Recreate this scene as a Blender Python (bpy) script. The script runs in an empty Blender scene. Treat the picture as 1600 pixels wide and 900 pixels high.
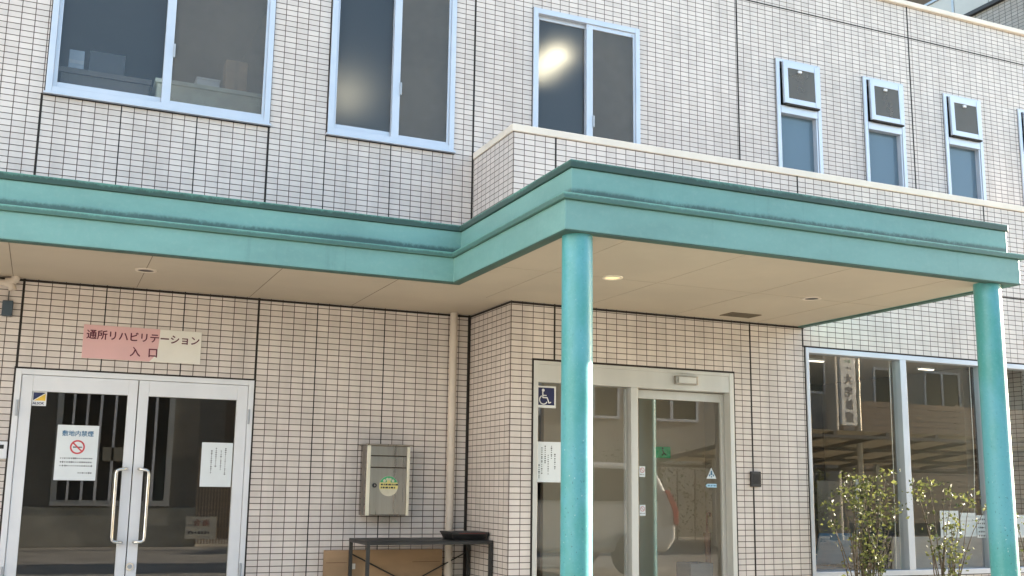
import bpy, math, random
from mathutils import Vector, Matrix
random.seed(7)
sc = bpy.context.scene
COL = sc.collection

# ------------------------------------------------------------------ camera, sky, sun, exposure
CAM = (0.2296, -8.8132, 1.1978)
YAW, PITCH, ROLL = 0.4085, 0.1703, 0.0148
cam = bpy.data.cameras.new('camera'); cam_o = bpy.data.objects.new('camera', cam); COL.objects.link(cam_o)
fw = Vector((math.sin(YAW) * math.cos(PITCH), math.cos(YAW) * math.cos(PITCH), math.sin(PITCH)))
rt = Vector((math.cos(YAW), -math.sin(YAW), 0)); up = rt.cross(fw)
r2 = rt * math.cos(ROLL) + up * math.sin(ROLL); u2 = up * math.cos(ROLL) - rt * math.sin(ROLL)
m = Matrix.Identity(4)
for i in range(3):
    m[i][0], m[i][1], m[i][2], m[i][3] = r2[i], u2[i], -fw[i], CAM[i]
cam_o.matrix_world = m
cam.sensor_width = 36; cam.lens = 36 * 1645.3 / 1600
cam.shift_x = 11.6 / 1600; cam.shift_y = 26.9 / 1600
cam.clip_start = 0.05; cam.clip_end = 1000
sc.camera = cam_o

SUN_EL, SUN_AZ = 12.5, 3.5            # sun low on the right, a little behind the plane of the facade
sv = Vector((math.cos(math.radians(SUN_AZ)) * math.cos(math.radians(SUN_EL)),
             math.sin(math.radians(SUN_AZ)) * math.cos(math.radians(SUN_EL)), math.sin(math.radians(SUN_EL))))
w = bpy.data.worlds.new('World'); sc.world = w; w.use_nodes = True
nt = w.node_tree; bg = nt.nodes['Background']
sky = nt.nodes.new('ShaderNodeTexSky'); sky.sky_type = 'NISHITA'; sky.sun_disc = False
sky.sun_elevation = math.radians(SUN_EL); sky.sun_rotation = math.radians(90 - SUN_AZ)
sky.air_density = 1.0; sky.dust_density = 0.5; sky.ozone_density = 1.0
nt.links.new(sky.outputs[0], bg.inputs[0]); bg.inputs[1].default_value = 0.11
sun = bpy.data.lights.new('sun', 'SUN'); sun.energy = 5.0; sun.angle = math.radians(0.6); sun.color = (1, 0.88, 0.72)
sun_o = bpy.data.objects.new('sun', sun); COL.objects.link(sun_o)
sun_o.rotation_euler = sv.to_track_quat('Z', 'Y').to_euler(); sun_o.location = (20, 0, 12)
vs = sc.view_settings; vs.view_transform = 'Standard'; vs.look = 'None'; vs.gamma = 1; vs.use_curve_mapping = False
vs.exposure = 2.58
sc.cycles.max_bounces = 10; sc.cycles.transparent_max_bounces = 16
sc.cycles.diffuse_bounces = 5; sc.cycles.glossy_bounces = 4; sc.cycles.transmission_bounces = 8
sc.cycles.caustics_reflective = False; sc.cycles.caustics_refractive = False
sc.cycles.sample_clamp_indirect = 6

# ------------------------------------------------------------------ materials
MATS = {}
def newmat(name):
    mt = bpy.data.materials.new(name); mt.use_nodes = True
    t = mt.node_tree; t.nodes.clear()
    out = t.nodes.new('ShaderNodeOutputMaterial')
    MATS[name] = mt
    return mt, t, out
def N(t, kind, **kw):
    n = t.nodes.new(kind)
    for k, v in kw.items():
        if isinstance(k, str) and hasattr(n, k): setattr(n, k, v)
        else: n.inputs[k].default_value = v
    return n
def MIX(t, fac, a, b, mode='MIX'):
    n = t.nodes.new('ShaderNodeMix'); n.data_type = 'RGBA'; n.blend_type = mode
    for s, v in ((0, fac), (6, a), (7, b)):
        if hasattr(v, 'is_output') or isinstance(v, bpy.types.NodeSocket): t.links.new(v, n.inputs[s])
        else: n.inputs[s].default_value = v
    return n.outputs[2]
def MATH(t, op, a, b=None, c=None):
    n = t.nodes.new('ShaderNodeMath'); n.operation = op
    for i, v in enumerate((a, b, c)):
        if v is None: continue
        if isinstance(v, bpy.types.NodeSocket): t.links.new(v, n.inputs[i])
        else: n.inputs[i].default_value = v
    return n.outputs[0]
def RAMP(t, x, lo, hi, a=0.0, b=1.0):
    n = t.nodes.new('ShaderNodeMapRange'); n.clamp = True; n.interpolation_type = 'SMOOTHSTEP'
    t.links.new(x, n.inputs[0])
    for i, v in enumerate((lo, hi, a, b)): n.inputs[i + 1].default_value = v
    return n.outputs[0]
def POS(t):
    g = t.nodes.new('ShaderNodeNewGeometry'); s = t.nodes.new('ShaderNodeSeparateXYZ')
    t.links.new(g.outputs['Position'], s.inputs[0]); return g.outputs['Position'], s.outputs
def NOISE(t, vec, scale, detail=4, rough=.55, sx=(1, 1, 1)):
    mp = t.nodes.new('ShaderNodeMapping'); mp.inputs['Scale'].default_value = sx
    t.links.new(vec, mp.inputs[0])
    n = t.nodes.new('ShaderNodeTexNoise'); n.inputs['Scale'].default_value = scale
    n.inputs['Detail'].default_value = detail; n.inputs['Roughness'].default_value = rough
    t.links.new(mp.outputs[0], n.inputs['Vector']); return n.outputs[0]
def rgb(c): return (c[0], c[1], c[2], 1)
def PR(t, out, col, rough=.5, metal=0.0, spec=.5, bump=None, bdist=.002, emit=None):
    p = t.nodes.new('ShaderNodeBsdfPrincipled')
    if isinstance(col, bpy.types.NodeSocket): t.links.new(col, p.inputs['Base Color'])
    else: p.inputs['Base Color'].default_value = rgb(col)
    if isinstance(rough, bpy.types.NodeSocket): t.links.new(rough, p.inputs['Roughness'])
    else: p.inputs['Roughness'].default_value = rough
    p.inputs['Metallic'].default_value = metal; p.inputs['Specular IOR Level'].default_value = spec
    if bump is not None:
        b = t.nodes.new('ShaderNodeBump'); b.inputs['Distance'].default_value = bdist; b.inputs['Strength'].default_value = 1
        t.links.new(bump, b.inputs['Height']); t.links.new(b.outputs[0], p.inputs['Normal'])
    if emit:
        p.inputs['Emission Color'].default_value = rgb(emit[0]); p.inputs['Emission Strength'].default_value = emit[1]
    t.links.new(p.outputs[0], out.inputs[0]); return p
def simple(name, col, rough=.5, metal=0.0, var=.12, scale=6.0, spec=.5, bump=0.0, sx=(1, 1, 1)):
    mt, t, out = newmat(name); pos, s = POS(t)
    n = NOISE(t, pos, scale, 5, .6, sx)
    c = MIX(t, RAMP(t, n, .3, .7), rgb([v * (1 - var) for v in col]), rgb([min(1, v * (1 + var)) for v in col]))
    rr = RAMP(t, n, .25, .75, max(.02, rough - .06), min(1, rough + .06))
    PR(t, out, c, rr, metal, spec, n if bump else None, bump or .001)
    return mt
def tile(name, axis, off, ca, cb, mortar, ms=.0032, rowoff=.03):
    """45 x 95 mm glazed mosaic tile in stack bond on a wall plane; axis = the wall's horizontal axis."""
    mt, t, out = newmat(name); pos, s = POS(t)
    cx = t.nodes.new('ShaderNodeCombineXYZ')
    t.links.new(MATH(t, 'ADD', s[axis], 40 - off), cx.inputs[0])
    t.links.new(MATH(t, 'ADD', s[2], 20 - rowoff), cx.inputs[1])
    b = t.nodes.new('ShaderNodeTexBrick'); b.offset = 0; b.squash = 1; b.offset_frequency = 1
    t.links.new(cx.outputs[0], b.inputs['Vector'])
    for k, v in (('Scale', 1), ('Mortar Size', ms), ('Mortar Smooth', .25), ('Bias', 0), ('Brick Width', .1), ('Row Height', .05)):
        b.inputs[k].default_value = v
    b.inputs['Color1'].default_value = rgb(ca); b.inputs['Color2'].default_value = rgb(cb); b.inputs['Mortar'].default_value = rgb(mortar)
    # soft weathering: broad noise and faint vertical runs
    n1 = NOISE(t, pos, .9, 4, .6); n2 = NOISE(t, pos, 5.0, 4, .6, (1, 1, .12))
    wv = MATH(t, 'MULTIPLY', RAMP(t, n1, .3, .7, .92, 1.03), RAMP(t, n2, .38, .78, 1.02, .88))
    mul = t.nodes.new('ShaderNodeCombineColor')
    for i in range(3): t.links.new(wv, mul.inputs[i])
    c = MIX(t, 1.0, b.outputs['Color'], mul.outputs[0], 'MULTIPLY')
    fac = b.outputs['Fac']
    n3 = NOISE(t, pos, 60, 2)
    h = MATH(t, 'ADD', MATH(t, 'MULTIPLY', MATH(t, 'SUBTRACT', 1.0, fac), 1.0), MATH(t, 'MULTIPLY', n3, .06))
    rr = MATH(t, 'ADD', MATH(t, 'MULTIPLY', fac, .5), .36)
    PR(t, out, c, rr, 0, .35, h, .0025)
    return mt
TA, TB, MO = (.655, .590, .550), (.740, .668, .622), (.092, .064, .049)
tile_main = tile('tile_main_wall', 0, 0.0, TA, TB, MO)
tile_block = tile('tile_entrance_block', 0, 0.016, TA, TB, MO, rowoff=.045)
tile_side = tile('tile_side_wall', 1, -.905, TA, TB, MO, rowoff=.045)
tile_wing = tile('tile_roof_wing', 1, 0.03, (.31, .265, .23), (.37, .32, .28), (.08, .065, .055))
joint = simple('dark_sealant', (.018, .013, .010), .7)
def green(name, base, band):
    """painted steel fascia: chalky green, grime collecting over the ledge"""
    mt, t, out = newmat(name); pos, s = POS(t)
    n = NOISE(t, pos, 1.6, 5, .6, (1, 1, 2.5)); f = NOISE(t, pos, 30, 4, .7)
    c = MIX(t, RAMP(t, n, .3, .7), rgb([v * .92 for v in base]), rgb([v * 1.08 for v in base]))
    c = MIX(t, RAMP(t, f, .45, .8, 0, .12), c, rgb((.45, .55, .5)))
    runs = NOISE(t, pos, 9, 4, .7, (1, 1, .06))
    c = MIX(t, RAMP(t, runs, .58, .8, 0, .22), c, rgb((.05, .13, .115)))
    if band:
        z0, z1, amt = band
        big = NOISE(t, pos, 1.1, 3, .6); fine = NOISE(t, pos, 30, 5, .75, (1, 1, .8))
        zz = RAMP(t, s[2], z0, z1, 1, 0)
        k = MATH(t, 'ADD', MATH(t, 'MULTIPLY', big, 1.1), MATH(t, 'MULTIPLY', fine, .75))
        k = RAMP(t, MATH(t, 'MULTIPLY', k, MATH(t, 'ADD', MATH(t, 'MULTIPLY', zz, .6), .4)), .40, .74)
        c = MIX(t, MATH(t, 'MULTIPLY', MATH(t, 'MULTIPLY', k, RAMP(t, zz, 0, .5)), amt), c, rgb((.022, .042, .036)))
    PR(t, out, c, .42, 0, .4, f, .0004)
    return mt
GB = (.180, .362, .335)
g_low = green('green_fascia_paint', GB, None)
g_up = green('green_upper_fascia_paint', GB, (2.945, 3.045, .72))
g_ledge = green('green_ledge_paint', (.150, .345, .29), (2.908, 2.955, .6))
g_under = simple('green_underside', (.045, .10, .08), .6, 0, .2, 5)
g_cap = green('green_cap_paint', (.115, .29, .235), (3.13, 3.215, .85))
def colmat():
    mt, t, out = newmat('turquoise_column_paint'); pos, s = POS(t)
    n = NOISE(t, pos, 3.2, 5, .6, (1, 1, .5)); f = NOISE(t, pos, 40, 4, .8); sp = NOISE(t, pos, 75, 2, .5, (1, 1, .6))
    c = MIX(t, RAMP(t, n, .36, .62), rgb((.080, .345, .33)), rgb((.125, .41, .47)))
    c = MIX(t, RAMP(t, f, .48, .8, 0, .4), c, rgb((.22, .50, .53)))
    low = RAMP(t, s[2], .3, 2.0, 1, .2)
    c = MIX(t, MATH(t, 'MULTIPLY', RAMP(t, sp, .66, .72), low), c, rgb((.04, .12, .13)))
    w2 = NOISE(t, pos, 55, 2, .5, (1, 1, .8))
    c = MIX(t, MATH(t, 'MULTIPLY', RAMP(t, w2, .71, .76), low), c, rgb((.6, .75, .75)))
    PR(t, out, c, RAMP(t, n, .3, .7, .30, .42), 0, .45, f, .0005); return mt
g_col = colmat()
soffit_m = simple('soffit_board', (.48, .415, .33), .75, 0, .05, 1.2)
cream = simple('cream_coping', (.79, .71, .61), .5, 0, .06, 3)
alu = simple('silver_blue_aluminium', (.57, .61, .68), .38, .35, .04, 3)
alu_in = simple('grey_aluminium', (.40, .43, .47), .45, .3, .06, 3)
white_alu = simple('white_aluminium', (.76, .77, .80), .38, 0.05, .03, 3)
steel_alu = simple('satin_aluminium', (.60, .60, .575), .38, .25, .05, 4, sx=(1, 1, .1))
chrome = simple('polished_steel', (.78, .77, .74), .12, 1, .04, 8)
stainless = simple('brushed_stainless', (.36, .33, .295), .30, 1, .10, 14, sx=(1, 1, .05))
bright_steel = simple('bright_steel_trim', (.80, .74, .60), .35, .3, .05, 5)
pvc = simple('beige_pvc', (.62, .54, .46), .45, 0, .06, 3)
blackm = simple('black_painted_steel', (.022, .021, .02), .45, 0, .25, 10)
blackp = simple('black_plastic', (.018, .017, .017), .4, 0, .2, 20)
card = simple('cardboard', (.36, .235, .135), .8, 0, .10, 3, sx=(1, 1, 3))
paper = simple('white_paper', (.74, .78, .80), .6, 0, .03, 4)
ink = simple('dark_ink', (.03, .035, .045), .6)
blue_ink = simple('blue_ink', (.05, .16, .30), .6)
red_ink = simple('red_ink', (.55, .06, .07), .6)
maroon = simple('maroon_ink', (.11, .010, .030), .55)
pink = simple('pink_panel', (.74, .45, .445), .5, 0, .04, 2)
signwhite = simple('off_white_panel', (.80, .77, .70), .5, 0, .04, 2)
navy = simple('navy_film', (.018, .022, .085), .4)
yellow = simple('yellow_film', (.80, .52, .06), .4)
skyb = simple('pale_blue_film', (.40, .62, .80), .4)
dgrey = simple('dark_grey_plastic', (.035, .034, .033), .5)
bgrey = simple('blue_grey_plastic', (.05, .075, .10), .45)
in_wall = simple('interior_wall_paint', (.42, .37, .30), .8, 0, .06, 1)
in_ceil = simple('interior_ceiling', (.50, .43, .35), .85, 0, .05, 2)
in_floor = simple('interior_floor', (.34, .29, .23), .35, 0, .1, 2)
in_dark = simple('interior_dark_panel', (.09, .075, .06), .6, 0, .15, 2)
up_wall = simple('upstairs_wall', (.34, .33, .32), .85, 0, .05, 1)
blue_vinyl = simple('blue_vinyl', (.012, .10, .19), .45, 0, .1, 4)
black_cloth = simple('black_cloth', (.02, .022, .026), .85, 0, .2, 9)
asphalt = simple('asphalt', (.37, .335, .28), .85, 0, .2, 1.5, bump=.004)
concrete = simple('concrete', (.47, .43, .36), .8, 0, .15, 1.2, bump=.002)
roofm = simple('roof_membrane', (.36, .35, .34), .8)
wood = simple('brown_wood', (.34, .25, .17), .65, 0, .3, 4, sx=(.2, 1, 6))
stone = simple('grey_block_wall', (.40, .38, .32), .9, 0, .3, 1.1, bump=.003)
house_w = simple('house_render', (.42, .38, .32), .8, 0, .08, 1)
house_b = simple('house_grey_siding', (.42, .40, .35), .7, 0, .08, 2)
car_paint = simple('white_car_paint', (.72, .72, .70), .2, 0, .02, 1)
car_glass = simple('dark_car_glass', (.012, .013, .014), .08, 0, .1, 1)
tail_red = simple('red_tail_lens', (.55, .02, .02), .15)
rubber = simple('black_rubber', (.02, .02, .02), .8)
def sheet():
    mt, t, out = newmat('carport_sheet'); a = t.nodes.new('ShaderNodeBsdfTranslucent'); a.inputs[0].default_value = (.75, .66, .5, 1)
    b = t.nodes.new('ShaderNodeBsdfDiffuse'); b.inputs[0].default_value = (.6, .54, .44, 1)
    mx = t.nodes.new('ShaderNodeMixShader'); mx.inputs[0].default_value = .4
    t.links.new(a.outputs[0], mx.inputs[1]); t.links.new(b.outputs[0], mx.inputs[2]); t.links.new(mx.outputs[0], out.inputs[0]); return mt
poly = sheet()
leafm = None
def leaf_mat(name, a, b):
    mt, t, out = newmat(name)
    oi = t.nodes.new('ShaderNodeNewGeometry')
    c = MIX(t, oi.outputs['Random Per Island'], rgb(a), rgb(b))
    d = t.nodes.new('ShaderNodeBsdfPrincipled'); t.links.new(c, d.inputs['Base Color']); d.inputs['Roughness'].default_value = .55
    tr = t.nodes.new('ShaderNodeBsdfTranslucent'); t.links.new(c, tr.inputs[0])
    mx = t.nodes.new('ShaderNodeMixShader'); mx.inputs[0].default_value = .3
    t.links.new(d.outputs[0], mx.inputs[1]); t.links.new(tr.outputs[0], mx.inputs[2]); t.links.new(mx.outputs[0], out.inputs[0])
    return mt
leafm = leaf_mat('shrub_leaf', (.032, .046, .014), (.22, .235, .07))
hedge_leaf = leaf_mat('hedge_leaf', (.05, .075, .02), (.16, .17, .05))
bark = simple('bark', (.10, .075, .05), .85, 0, .3, 20)
def THINFRES(t, ior):
    # one sheet stands for a whole pane: same reflectance from both sides
    fr = t.nodes.new('ShaderNodeFresnel'); g = t.nodes.new('ShaderNodeNewGeometry')
    mr = t.nodes.new('ShaderNodeMapRange'); t.links.new(g.outputs['Backfacing'], mr.inputs[0])
    mr.inputs[3].default_value = ior; mr.inputs[4].default_value = 1 / ior
    t.links.new(mr.outputs[0], fr.inputs[0]); return fr
def glass(name, ior=1.75, tint=(.94, .95, .94), rough=0.0):
    mt, t, out = newmat(name); pos, s = POS(t)
    fr = THINFRES(t, ior)
    n = NOISE(t, pos, .7, 2, .4)
    b = t.nodes.new('ShaderNodeBump'); b.inputs['Distance'].default_value = .004; b.inputs['Strength'].default_value = .2
    t.links.new(n, b.inputs['Height'])
    gl = t.nodes.new('ShaderNodeBsdfGlossy'); gl.inputs['Roughness'].default_value = rough; t.links.new(b.outputs[0], gl.inputs['Normal'])
    tr = t.nodes.new('ShaderNodeBsdfTransparent'); tr.inputs[0].default_value = rgb(tint)
    mx = t.nodes.new('ShaderNodeMixShader'); t.links.new(fr.outputs[0], mx.inputs[0])
    t.links.new(tr.outputs[0], mx.inputs[1]); t.links.new(gl.outputs[0], mx.inputs[2]); t.links.new(mx.outputs[0], out.inputs[0])
    return mt
g_clear = glass('clear_glass', 2.0)
def painted_haze():
    mt, t, out = newmat('upper_window_glass')
    fr = THINFRES(t, 1.55)
    gl = t.nodes.new('ShaderNodeBsdfGlossy'); gl.inputs['Roughness'].default_value = .01
    tr = t.nodes.new('ShaderNodeBsdfTransparent'); tr.inputs[0].default_value = (.9, .92, .94, 1)
    df = t.nodes.new('ShaderNodeBsdfDiffuse'); df.inputs[0].default_value = (.30, .36, .42, 1)  # grey-blue haze painted in to brighten the dark pane
    m1 = t.nodes.new('ShaderNodeMixShader'); m1.inputs[0].default_value = .14
    t.links.new(tr.outputs[0], m1.inputs[1]); t.links.new(df.outputs[0], m1.inputs[2])
    mx = t.nodes.new('ShaderNodeMixShader'); t.links.new(fr.outputs[0], mx.inputs[0])
    t.links.new(m1.outputs[0], mx.inputs[1]); t.links.new(gl.outputs[0], mx.inputs[2]); t.links.new(mx.outputs[0], out.inputs[0])
    return mt
g_upper = painted_haze()
def frosted(name='frosted_glass', dcol=(.13, .155, .18), ior=1.5, mixd=.35):
    mt, t, out = newmat(name); pos, s = POS(t)
    fr = THINFRES(t, ior)
    gl = t.nodes.new('ShaderNodeBsdfGlossy'); gl.inputs['Roughness'].default_value = .02
    rf = t.nodes.new('ShaderNodeBsdfRefraction'); rf.inputs['IOR'].default_value = 1.12; rf.inputs['Roughness'].default_value = .8
    rf.inputs['Color'].default_value = (.78, .82, .86, 1)
    df = t.nodes.new('ShaderNodeBsdfDiffuse'); df.inputs[0].default_value = rgb(dcol)
    m1 = t.nodes.new('ShaderNodeMixShader'); m1.inputs[0].default_value = mixd
    t.links.new(rf.outputs[0], m1.inputs[1]); t.links.new(df.outputs[0], m1.inputs[2])
    mx = t.nodes.new('ShaderNodeMixShader'); t.links.new(fr.outputs[0], mx.inputs[0])
    t.links.new(m1.outputs[0], mx.inputs[1]); t.links.new(gl.outputs[0], mx.inputs[2]); t.links.new(mx.outputs[0], out.inputs[0])
    return mt
g_frost = frosted()
g_sky_tint = frosted('sky_tint_frosted_glass', (.14, .22, .29), 1.6, .75)  # reflected sky painted into the pane as a bluish diffuse colour
def screen(name='insect_screen', lo=.42, hi=.56):
    mt, t, out = newmat(name); pos, s = POS(t)
    tr = t.nodes.new('ShaderNodeBsdfTransparent'); df = t.nodes.new('ShaderNodeBsdfDiffuse'); df.inputs[0].default_value = (.20, .195, .185, 1)
    mx = t.nodes.new('ShaderNodeMixShader'); t.links.new(RAMP(t, NOISE(t, pos, 1.8, 3), .3, .7, lo, hi), mx.inputs[0])
    t.links.new(tr.outputs[0], mx.inputs[1]); t.links.new(df.outputs[0], mx.inputs[2]); t.links.new(mx.outputs[0], out.inputs[0]); return mt
g_screen = screen(); g_mesh = screen('fine_insect_screen', .62, .72)
def emissive(name, col, st):
    mt, t, out = newmat(name); PR(t, out, col, .5, emit=(col, st)); return mt
lamp_on = emissive('lit_lamp_diffuser', (1, .86, .58), 1.0)
lamp_dim = emissive('dim_lamp_diffuser', (1, .86, .58), .45)
lamp_dn = emissive('lit_downlight', (1, .72, .38), .16)
lamp_in = emissive('interior_lamp', (1, .90, .72), .45)
exit_g = emissive('exit_sign_green', (.03, .42, .17), .02)

# ------------------------------------------------------------------ mesh builder
class MB:
    def __init__(s): s.v = []; s.f = []; s.m = []; s.sm = []
    def add(s, vs, fs, mi=0, smooth=False):
        o = len(s.v); s.v += [tuple(v) for v in vs]
        for f in fs: s.f.append(tuple(i + o for i in f)); s.m.append(mi); s.sm.append(smooth)
        return s
    def box(s, x0, x1, y0, y1, z0, z1, mi=0):
        if x0 > x1: x0, x1 = x1, x0
        if y0 > y1: y0, y1 = y1, y0
        if z0 > z1: z0, z1 = z1, z0
        v = [(x, y, z) for x in (x0, x1) for y in (y0, y1) for z in (z0, z1)]
        return s.add(v, [(0, 1, 3, 2), (4, 6, 7, 5), (0, 4, 5, 1), (2, 3, 7, 6), (0, 2, 6, 4), (1, 5, 7, 3)], mi)
    def ring(s, x0, x1, z0, z1, wl, wr, wb, wt, y0, y1, mi=0):
        """rectangular frame in the xz plane, verticals full height, rails between them"""
        s.box(x0, x0 + wl, y0, y1, z0, z1, mi); s.box(x1 - wr, x1, y0, y1, z0, z1, mi)
        if wb: s.box(x0 + wl, x1 - wr, y0 + .002, y1, z0, z0 + wb, mi)
        if wt: s.box(x0 + wl, x1 - wr, y0 + .002, y1, z1 - wt, z1, mi)
        return s
    def tube(s, path, r, n=12, mi=0, cap=True, r1=None):
        P = [Vector(p) for p in path]; k = len(P); rings = []
        prev = None
        for i, p in enumerate(P):
            d = (P[min(i + 1, k - 1)] - P[max(i - 1, 0)]).normalized()
            a = prev if prev is not None else (Vector((0, 0, 1)) if abs(d.z) < .9 else Vector((1, 0, 0)))
            a = (a - d * a.dot(d)).normalized(); prev = a; b = d.cross(a)
            rr = r if r1 is None else r + (r1 - r) * i / (k - 1)
            rings.append([p + (a * math.cos(2 * math.pi * j / n) + b * math.sin(2 * math.pi * j / n)) * rr for j in range(n)])
        vs = [v for ring in rings for v in ring]
        fs = [(i * n + j, i * n + (j + 1) % n, (i + 1) * n + (j + 1) % n, (i + 1) * n + j) for i in range(k - 1) for j in range(n)]
        s.add(vs, fs, mi, True)
        if cap:
            s.add(rings[0], [tuple(range(n))[::-1]], mi); s.add(rings[-1], [tuple(range(n))], mi)
        return s
    def prism_y(s, poly, y0, y1, mi=0):
        """polygon in xz, extruded along y"""
        n = len(poly)
        vs = [(x, y0, z) for x, z in poly] + [(x, y1, z) for x, z in poly]
        fs = [tuple(range(n)), tuple(range(2 * n - 1, n - 1, -1))] + [(i, n + i, n + (i + 1) % n, (i + 1) % n) for i in range(n)]
        return s.add(vs, fs, mi)
    def prism_z(s, poly, z0, z1, mi=0):
        n = len(poly)
        vs = [(x, y, z0) for x, y in poly] + [(x, y, z1) for x, y in poly]
        fs = [tuple(range(n - 1, -1, -1)), tuple(range(n, 2 * n))] + [(i, (i + 1) % n, n + (i + 1) % n, n + i) for i in range(n)]
        return s.add(vs, fs, mi)
    def disc_y(s, cx, cz, y0, y1, r, n=28, mi=0, r_in=0, a0=0, a1=360):
        A = [math.radians(a0 + (a1 - a0) * i / n) for i in range(n + 1)]
        if r_in == 0 and a1 - a0 == 360:
            return s.prism_y([(cx + r * math.cos(a), cz + r * math.sin(a)) for a in A[:-1]], y0, y1, mi)
        for i in range(n):
            a, b = A[i], A[i + 1]
            s.prism_y([(cx + r_in * math.cos(a), cz + r_in * math.sin(a)), (cx + r * math.cos(a), cz + r * math.sin(a)),
                       (cx + r * math.cos(b), cz + r * math.sin(b)), (cx + r_in * math.cos(b), cz + r_in * math.sin(b))], y0, y1, mi)
        return s
    def stroke(s, pts, wd, y0, y1, mi=0):
        for (a, b) in zip(pts[:-1], pts[1:]):
            d = Vector((b[0] - a[0], b[1] - a[1])).normalized(); nx, nz = -d.y * wd / 2, d.x * wd / 2
            s.prism_y([(a[0] + nx, a[1] + nz), (a[0] - nx, a[1] - nz), (b[0] - nx, b[1] - nz), (b[0] + nx, b[1] + nz)], y0, y1, mi)
        for p in pts: s.disc_y(p[0], p[1], y0 - .0001, y1, wd / 2, 10, mi)
        return s
    def wall(s, x0, x1, z0, z1, y, yb, holes, mi=0, axis='x'):
        """wall sheet facing -y with real thickness and reveals round its openings"""
        xs = sorted({x0, x1, *[h[0] for h in holes], *[h[1] for h in holes]}); xs = [x for x in xs if x0 <= x <= x1]
        zs = sorted({z0, z1, *[h[2] for h in holes], *[h[3] for h in holes]}); zs = [z for z in zs if z0 <= z <= z1]
        def solid(i, j):
            if not (0 <= i < len(xs) - 1 and 0 <= j < len(zs) - 1): return False
            cx, cz = (xs[i] + xs[i + 1]) / 2, (zs[j] + zs[j + 1]) / 2
            return not any(h[0] < cx < h[1] and h[2] < cz < h[3] for h in holes)
        for i in range(len(xs) - 1):
            for j in range(len(zs) - 1):
                if not solid(i, j): continue
                a, b, c, d = xs[i], xs[i + 1], zs[j], zs[j + 1]
                s.add([(a, y, c), (b, y, c), (b, y, d), (a, y, d)], [(0, 1, 2, 3)], mi)
                s.add([(a, yb, c), (b, yb, c), (b, yb, d), (a, yb, d)], [(3, 2, 1, 0)], mi)
                if not solid(i - 1, j): s.add([(a, y, c), (a, y, d), (a, yb, d), (a, yb, c)], [(0, 1, 2, 3)], mi)
                if not solid(i + 1, j): s.add([(b, y, c), (b, yb, c), (b, yb, d), (b, y, d)], [(0, 1, 2, 3)], mi)
                if not solid(i, j - 1): s.add([(a, y, c), (a, yb, c), (b, yb, c), (b, y, c)], [(0, 1, 2, 3)], mi)
                if not solid(i, j + 1): s.add([(a, y, d), (b, y, d), (b, yb, d), (a, yb, d)], [(0, 1, 2, 3)], mi)
        return s
    def build(s, name, mats, parent=None, bevel=0, seg=2, label=None):
        if not isinstance(mats, (list, tuple)): mats = [mats]
        org = Vector((0, 0, 0)); q = parent
        while q is not None: org += q.location; q = q.parent
        me = bpy.data.meshes.new(name)
        me.from_pydata([tuple(Vector(v) - org) for v in s.v], [], s.f)
        for mt in mats: me.materials.append(mt)
        for p, mi, sm in zip(me.polygons, s.m, s.sm): p.material_index = mi; p.use_smooth = sm
        me.update()
        o = bpy.data.objects.new(name, me); COL.objects.link(o)
        if parent is not None: o.parent = parent
        if bevel:
            b = o.modifiers.new('bevel', 'BEVEL'); b.width = bevel; b.segments = seg; b.limit_method = 'ANGLE'; b.angle_limit = .6
        if label: o['label'] = label
        return o
def thing(name, loc, label, cat, group=None):
    o = bpy.data.objects.new(name, None); o.location = loc; o.empty_display_size = .1; COL.objects.link(o)
    return tag(o, label, cat, group)
def tag(o, label, cat, group=None):
    o['label'] = label; o['category'] = cat
    if group: o['group'] = group
    return o
def struct(o, kind='structure'): o['kind'] = kind; return o
def text(body, size, x, y, z, mat, parent, name='lettering', face=-1, align='LEFT', bold=0.0, vertical=False, depth=.0008, sx=1.0):
    """real lettering as a mesh standing on a sign; face -1 looks to -y, +1 to +y. z is the baseline"""
    c = bpy.data.curves.new('lettering', 'FONT'); c.size = size; c.align_x = align
    c.body = '\n'.join(body) if vertical else body
    if vertical: c.space_line = 1.12
    c.resolution_u = 3
    o = bpy.data.objects.new('lettering', c); COL.objects.link(o)
    dg = bpy.context.evaluated_depsgraph_get()
    me = bpy.data.meshes.new_from_object(o.evaluated_get(dg))
    bpy.data.objects.remove(o); bpy.data.curves.remove(c)
    mb = MB(); n = len(me.vertices)
    f = -face
    fs = [tuple(p.vertices) if f > 0 else tuple(reversed(p.vertices)) for p in me.polygons]
    b_ = bold * size
    for i, (ex, ez) in enumerate(((0, 0), (b_, 0), (0, b_), (-b_, 0), (0, -b_)) if bold else ((0, 0),)):
        mb.add([(x + f * v.co.x * sx + ex, y + face * i * .00012, z + v.co.y + ez) for v in me.vertices], fs)
    bpy.data.meshes.remove(me)
    return mb.build(name, mat, parent)
def scribble(mb, x0, x1, z, h, y, mi=0, vertical=False):
    """a line of print too small to read: small uneven marks"""
    if vertical:
        zz = x0
        while zz > x1:
            k = random.uniform(.5, 1) * h
            mb.box(z - k / 2, z + k / 2, y, y + .0006, zz - k * .8, zz, mi); zz -= h * random.uniform(1.05, 1.5)
    else:
        xx = x0
        while xx < x1:
            k = random.uniform(.55, 1) * h
            mb.box(xx, xx + k * .8, y, y + .0006, z - k / 2, z + k / 2, mi); xx += h * random.uniform(1.0, 1.35)

# ================================================================== SETTING
D = -.905            # front plane of the projecting ground floor
SOF = 2.7256         # underside of the canopy
struct(MB().add([(-150, -150, 0), (150, -150, 0), (150, 150, 0), (-150, 150, 0)], [(0, 1, 2, 3)]).build('ground', asphalt))
struct(MB().box(-4, 10.5, -4.2, -.0, .002, .03).build('pavement', concrete, bevel=.008))

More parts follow.
